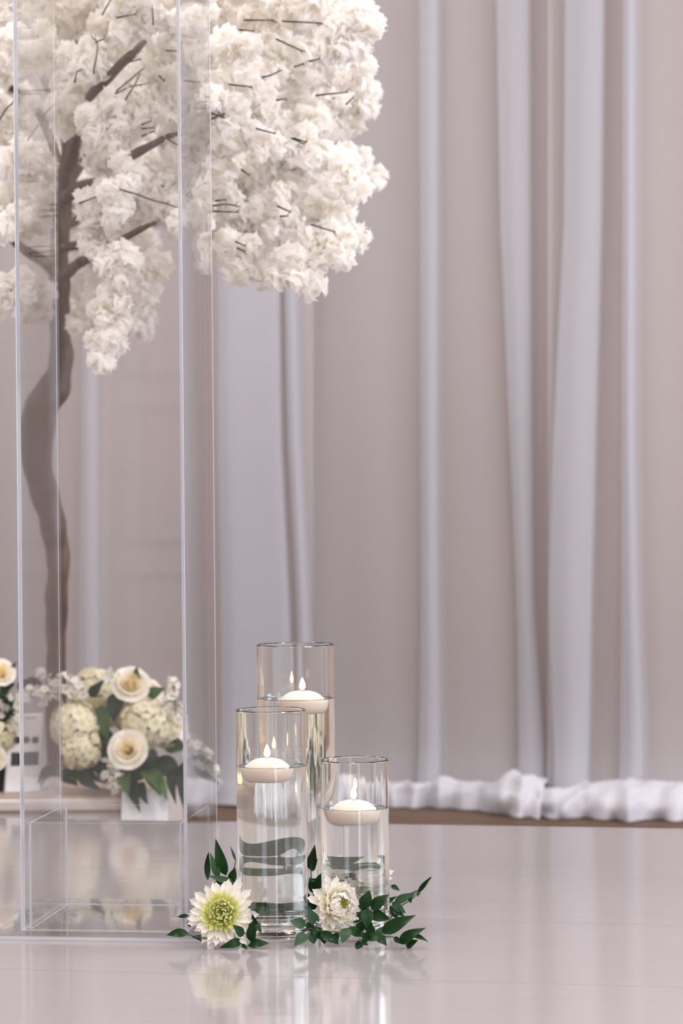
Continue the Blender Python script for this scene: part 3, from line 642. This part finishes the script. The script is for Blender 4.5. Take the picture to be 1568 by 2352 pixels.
POLY = [
    [(495, -120), (800, -120), (806, 8), (745, 22), (690, 38), (640, 40), (640, 110), (700, 135), (752, 108), (790, 70), (820, 62), (825, 100), (800, 122), (818, 165), (838, 212), (835, 245), (812, 280), (785, 300), (735, 292), (680, 318), (730, 352), (800, 380), (842, 378), (838, 405), (800, 425), (755, 440), (700, 462), (765, 508), (810, 528), (806, 560), (778, 580), (725, 585), (742, 625), (715, 648), (645, 650), (590, 625), (555, 600), (495, 590)],
    [(-60, -120), (500, -120), (500, 330), (420, 290), (350, 240), (310, 170), (330, 110), (300, 90), (240, 150), (180, 215), (140, 150), (80, 110), (40, 150), (-60, 150)],
    [(145, 210), (225, 235), (300, 190), (340, 250), (420, 290), (500, 320), (500, 560), (440, 530), (385, 500), (350, 480), (290, 470), (225, 430), (290, 400), (330, 345), (270, 395), (200, 370), (160, 320)],
    [(165, 480), (215, 455), (270, 490), (275, 520), (305, 560), (310, 620), (345, 650), (315, 690), (312, 765), (285, 785), (240, 800), (215, 760), (180, 720), (180, 640), (210, 600)],
    [(-60, 200), (20, 205), (22, 330), (-60, 330)], [(-60, 345), (118, 350), (115, 490), (60, 510), (-60, 500)], [(-60, 650), (30, 645), (85, 672), (80, 690), (-60, 700)], [(-320, -120), (-60, -120), (-60, 700), (-320, 500)]]
def inside(p, poly):
    x, y = p; c = False; j = len(poly) - 1
    for i in range(len(poly)):
        (xi, yi), (xj, yj) = poly[i], poly[j]
        if (yi > y) != (yj > y) and x < (xj - xi) * (y - yi) / (yj - yi) + xi: c = not c
        j = i
    return c
def seg_d(p, a, b):
    ax, ay = a; bx_, by = b; px, py = p; dx, dy = bx_ - ax, by - ay; t = max(0, min(1, ((px - ax) * dx + (py - ay) * dy) / (dx * dx + dy * dy + 1e-9)))
    return math.hypot(px - ax - t * dx, py - ay - t * dy)
KEEP = [((207, 222), (312, 116)), ((305, 358), (385, 314)), ((285, 547), (352, 514)), ((150, 470), (232, 415)), ((155, 640), (197, 597)), ((90, 145), (125, 220)), ((40, 215), (90, 280))]
TRUNK = [((x0, y0), (x1, y1)) for (x0, y0, _), (x1, y1, _) in zip(tk[1:-6], tk[2:-5])]
q = random.Random(12); placed = []
for poly in POLY:
    xs, ys = [p[0] for p in poly], [p[1] for p in poly]; got = []
    for _ in range(4000):
        p = (q.uniform(min(xs), max(xs)), q.uniform(min(ys), max(ys)))
        if not inside(p, poly): continue
        md = 43 if p[0] > -40 and p[1] > -60 else 70
        if any(math.hypot(p[0] - g[0], p[1] - g[1]) < md for g in placed): continue
        placed.append(p)
print('blossom clusters', len(placed))
placed = placed[:295] + [(238, 528), (256, 580), (252, 492), (232, 470), (240, 560)]
for p in placed:
    D = q.uniform(4.28, 4.75); sc = q.uniform(.78, 1.05)
    if q.random() < .35: D = q.uniform(4.75, 5.3)
    if p in ((238, 528), (256, 580), (252, 492), (232, 470), (240, 560)): D = 4.5
    dk = min(seg_d(p, *s) for s in KEEP); dt = min(seg_d(p, *s) for s in TRUNK)
    if (dk < 36 or dt < 58) and D != 4.5: D = q.uniform(5.2, 5.6)
    o = link('blossom_cluster', clusters[q.randrange(7)], tree); o.location = P(*p, D)
    o.rotation_euler = (q.uniform(-.6, .6), q.uniform(0, 6.28), q.uniform(-.8, .8)); s_ = sc * D / 4.5; o.scale = (s_, s_, s_)

# ------------------------------------------------------------------ bouquets on the plinth
def floret(mb, c, d, R, q, n=4):
    x = d.orthogonal().normalized(); x.rotate(Matrix.Rotation(q.uniform(0, 6.28), 3, d)); y = d.cross(x)
    for k in range(n):
        th = 2 * PI * k / n; e = x * math.cos(th) + y * math.sin(th); s = d.cross(e); w_ = R * (.62 if n == 4 else .5)
        rows = [[c + s * (-.15 * R), c + s * (.15 * R)], [c + e * R * .55 + d * R * .22 + s * (-w_), c + e * R * .55 + d * R * .12, c + e * R * .55 + d * R * .22 + s * w_][::2], [c + e * R + d * R * q.uniform(.0, .25) + s * (-w_ * .6), c + e * R + d * R * q.uniform(0, .25) + s * w_ * .6]]
        mb.grid(rows, [0, 0, .55, .55, 1, 1])
def hydrangea(c, R, parent, seed, squash=1.0):
    q = random.Random(seed); b = MB(); n = 84
    for k in range(n):
        z = 1 - 2 * (k + .5) / n; th = k * 2.39996; s = math.sqrt(1 - z * z); d = Vector((s * math.cos(th), s * math.sin(th), z)).normalized()
        d = (d + Vector((q.uniform(-.2, .2), q.uniform(-.2, .2), q.uniform(-.2, .2)))).normalized()
        floret(b, c + Vector((d.x, d.y, d.z * squash)) * R * q.uniform(.80, 1.08), d, R * q.uniform(.27, .36), q)
    return b.build('hydrangea', m_hyd, parent)
def rose(c, nrm, R, parent, seed):
    nrm = Vector(nrm).normalized(); q = random.Random(seed); X = nrm.orthogonal().normalized(); Y = nrm.cross(X); o = empty('rose', c); o.parent = parent
    for ring, (cnt, rad, ht, open_) in enumerate(((3, .12, .60, .03), (4, .24, .62, .10), (5, .40, .57, .20), (5, .58, .47, .42), (6, .78, .32, .80))):
        for k in range(cnt):
            th = 2 * PI * (k + ring * .37) / cnt; rows, al = [], []; span = 2 * PI / cnt * .78
            for t in (0, .35, .7, 1.0):
                row = []
                for j in range(7):
                    a = th + (j / 6 - .5) * span * 2 * (.55 + .45 * math.sin(PI * min(1, t + .25) * .9)); edge = abs(j / 6 - .5) * 2
                    rad_t = R * (rad * .55 + (rad * .45 + open_ * .22) * t ** 1.3 + (open_ * .18 * t ** 4)); z = R * (-.45 + (ht + .45) * t * (1 - .16 * edge ** 2 * t) - open_ * .25 * t ** 5)
                    row.append(X * (rad_t * math.cos(a)) + Y * (rad_t * math.sin(a)) + nrm * z); al.append(min(1, rad * .8 + .35 * t * (.4 + rad)))
                rows.append(row)
            b = MB(); b.grid(rows, al); b.build('petal', m_rose, o)
    b = MB(); lathe(b, [(1e-4, -.3 * R), (.12 * R, -.1 * R), (.11 * R, .25 * R), (.08 * R, .42 * R), (1e-4, .45 * R)], 12); b.a = [.3] * len(b.v)
    Q = Matrix((X, Y, nrm)).transposed(); b.v = [tuple(Q @ Vector(v)) for v in b.v]; b.build('bud', m_rose, o)
    return o
def stock(p0, p1, parent, seed, n=16, R=.011, wid=.020):
    q = random.Random(seed); b = MB(); p0, p1 = Vector(p0), Vector(p1)
    for k in range(n):
        t = (k + .5) / n; c = p0.lerp(p1, t); d = Vector((q.uniform(-1, 1), q.uniform(-1, .4), q.uniform(-.6, 1))).normalized()
        floret(b, c + d * wid * (1 - .55 * t), d, R * (1.15 - .45 * t), q, 5)
    o = b.build('stock_spray', m_stock, parent)
    b = MB(); b.tube([p0, p0.lerp(p1, .5), p1], .0016, 6); b.build('stem', m_stem, o); return o
def bleaf(bp, tp, wpx, parent, m=None, face=None, D0=5.15, D1=5.10, bend=.1):
    p0, p1 = P(*bp, D0), P(*tp, D1)
    return link('leaf', leaf_mesh('leaf', p0, p1, wpx / F * D0, face or Vector((rnd.uniform(-.5, .5), -1, rnd.uniform(0, .7))), m or m_leaf_far, bend, .25, rnd.uniform(-.5, .5)), parent)
bq = empty('floral_arrangement'); tag(bq, 'white hydrangea and cream rose arrangement spilling over the plinth, behind the acrylic column', 'flower arrangement', 'bouquets on the plinth')
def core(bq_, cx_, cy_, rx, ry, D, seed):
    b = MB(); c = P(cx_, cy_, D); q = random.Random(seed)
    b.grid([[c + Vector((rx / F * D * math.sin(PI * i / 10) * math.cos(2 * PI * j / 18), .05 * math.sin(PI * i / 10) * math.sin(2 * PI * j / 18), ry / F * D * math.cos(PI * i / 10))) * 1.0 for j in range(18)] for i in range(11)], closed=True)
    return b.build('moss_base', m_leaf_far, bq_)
core(bq, 270, 1745, 95, 58, 5.20, 1)
for (x, y, D, R) in ((170, 1665, 5.10, 58), (185, 1720, 5.09, 50), (222, 1590, 5.2, 58), (335, 1660, 5.10, 60), (385, 1672, 5.13, 50), (300, 1640, 5.14, 44), (250, 1630, 5.22, 40)):
    hydrangea(P(x, y, D), R / F * D * .9, bq, int(x + y))
rose(P(294, 1722, 5.03), (-.05, -.95, .25), 43 / F * 5.03, bq, 3)
rose(P(300, 1573, 5.11), (.15, -.85, .5), 42 / F * 5.1, bq, 4)
rose(P(345, 1590, 5.16), (.5, -.7, .4), 30 / F * 5.1, bq, 5)
for k, (a, b_, n) in enumerate((((236, 1760), (268, 1820), 16), ((270, 1755), (262, 1800), 12), ((405, 1650), (398, 1560), 16), ((165, 1600), (60, 1585), 18), ((150, 1570), (90, 1545), 14), ((360, 1640), (395, 1600), 12), ((110, 1600), (30, 1600), 14), ((440, 1730), (495, 1770), 12), ((420, 1700), (478, 1735), 12), ((190, 1590), (165, 1560), 10), ((250, 1570), (265, 1540), 8))):
    stock(P(*a, 5.10), P(*b_, 5.06), bq, 40 + k, n)
for e in (((300, 1760), (322, 1868), 40), ((330, 1770), (385, 1840), 46), ((280, 1770), (295, 1830), 40), ((360, 1740), (420, 1800), 50), ((400, 1760), (405, 1850), 30), ((420, 1750), (425, 1870), 28), ((230, 1620), (248, 1700), 44), ((270, 1590), (262, 1660), 44), ((220, 1680), (270, 1720), 40), ((160, 1770), (215, 1800), 40), ((190, 1775), (232, 1815), 36),
          ((140, 1770), (180, 1806), 36), ((125, 1760), (85, 1800), 30), ((110, 1770), (92, 1810), 20), ((320, 1560), (316, 1528), 22), ((340, 1600), (380, 1580), 30), ((370, 1620), (400, 1610), 26), ((380, 1700), (430, 1720), 46), ((350, 1780), (370, 1830), 40), ((440, 1740), (500, 1760), 22), ((445, 1760), (505, 1800), 22), ((250, 1740), (225, 1790), 36), ((205, 1600), (240, 1560), 26), ((60, 1560), (110, 1590), 26), ((40, 1580), (90, 1560), 24), ((310, 1800), (340, 1850), 34)):
    bleaf(*e, bq, m_leaf_far if rnd.random() < .75 else m_leaf_fresh, D0=5.12, D1=5.00 if e[1][1] > 1810 else 5.09)
b2 = empty('floral_arrangement'); tag(b2, 'cut-off white and green arrangement in the black planter beside the sign', 'flower arrangement', 'bouquets on the plinth')
core(b2, -40, 1640, 75, 80, 5.28, 2)
hydrangea(P(0, 1690, 5.19), 34 / F * 5.2, b2, 61); hydrangea(P(-55, 1580, 5.22), 46 / F * 5.2, b2, 62); hydrangea(P(-60, 1690, 5.22), 44 / F * 5.2, b2, 63)
rose(P(2, 1545, 5.16), (.3, -.8, .5), 32 / F * 5.16, b2, 9); rose(P(-14, 1742, 5.15), (.2, -.95, .2), 28 / F * 5.15, b2, 10)
stock(P(28, 1600, 5.2), P(38, 1665, 5.18), b2, 71, 12); stock(P(-5, 1660, 5.2), P(10, 1610, 5.18), b2, 72, 10)
for e in (((10, 1570), (38, 1520), 24), ((5, 1590), (35, 1570), 30), ((-5, 1620), (30, 1610), 34), ((0, 1660), (36, 1640), 30), ((0, 1690), (30, 1680), 22), ((-20, 1540), (-10, 1500), 26), ((-40, 1760), (-60, 1800), 30)):
    bleaf(*e, b2, m_leaf_fresh if e[1][1] > 1670 else m_leaf_far, D0=5.2, D1=5.17)
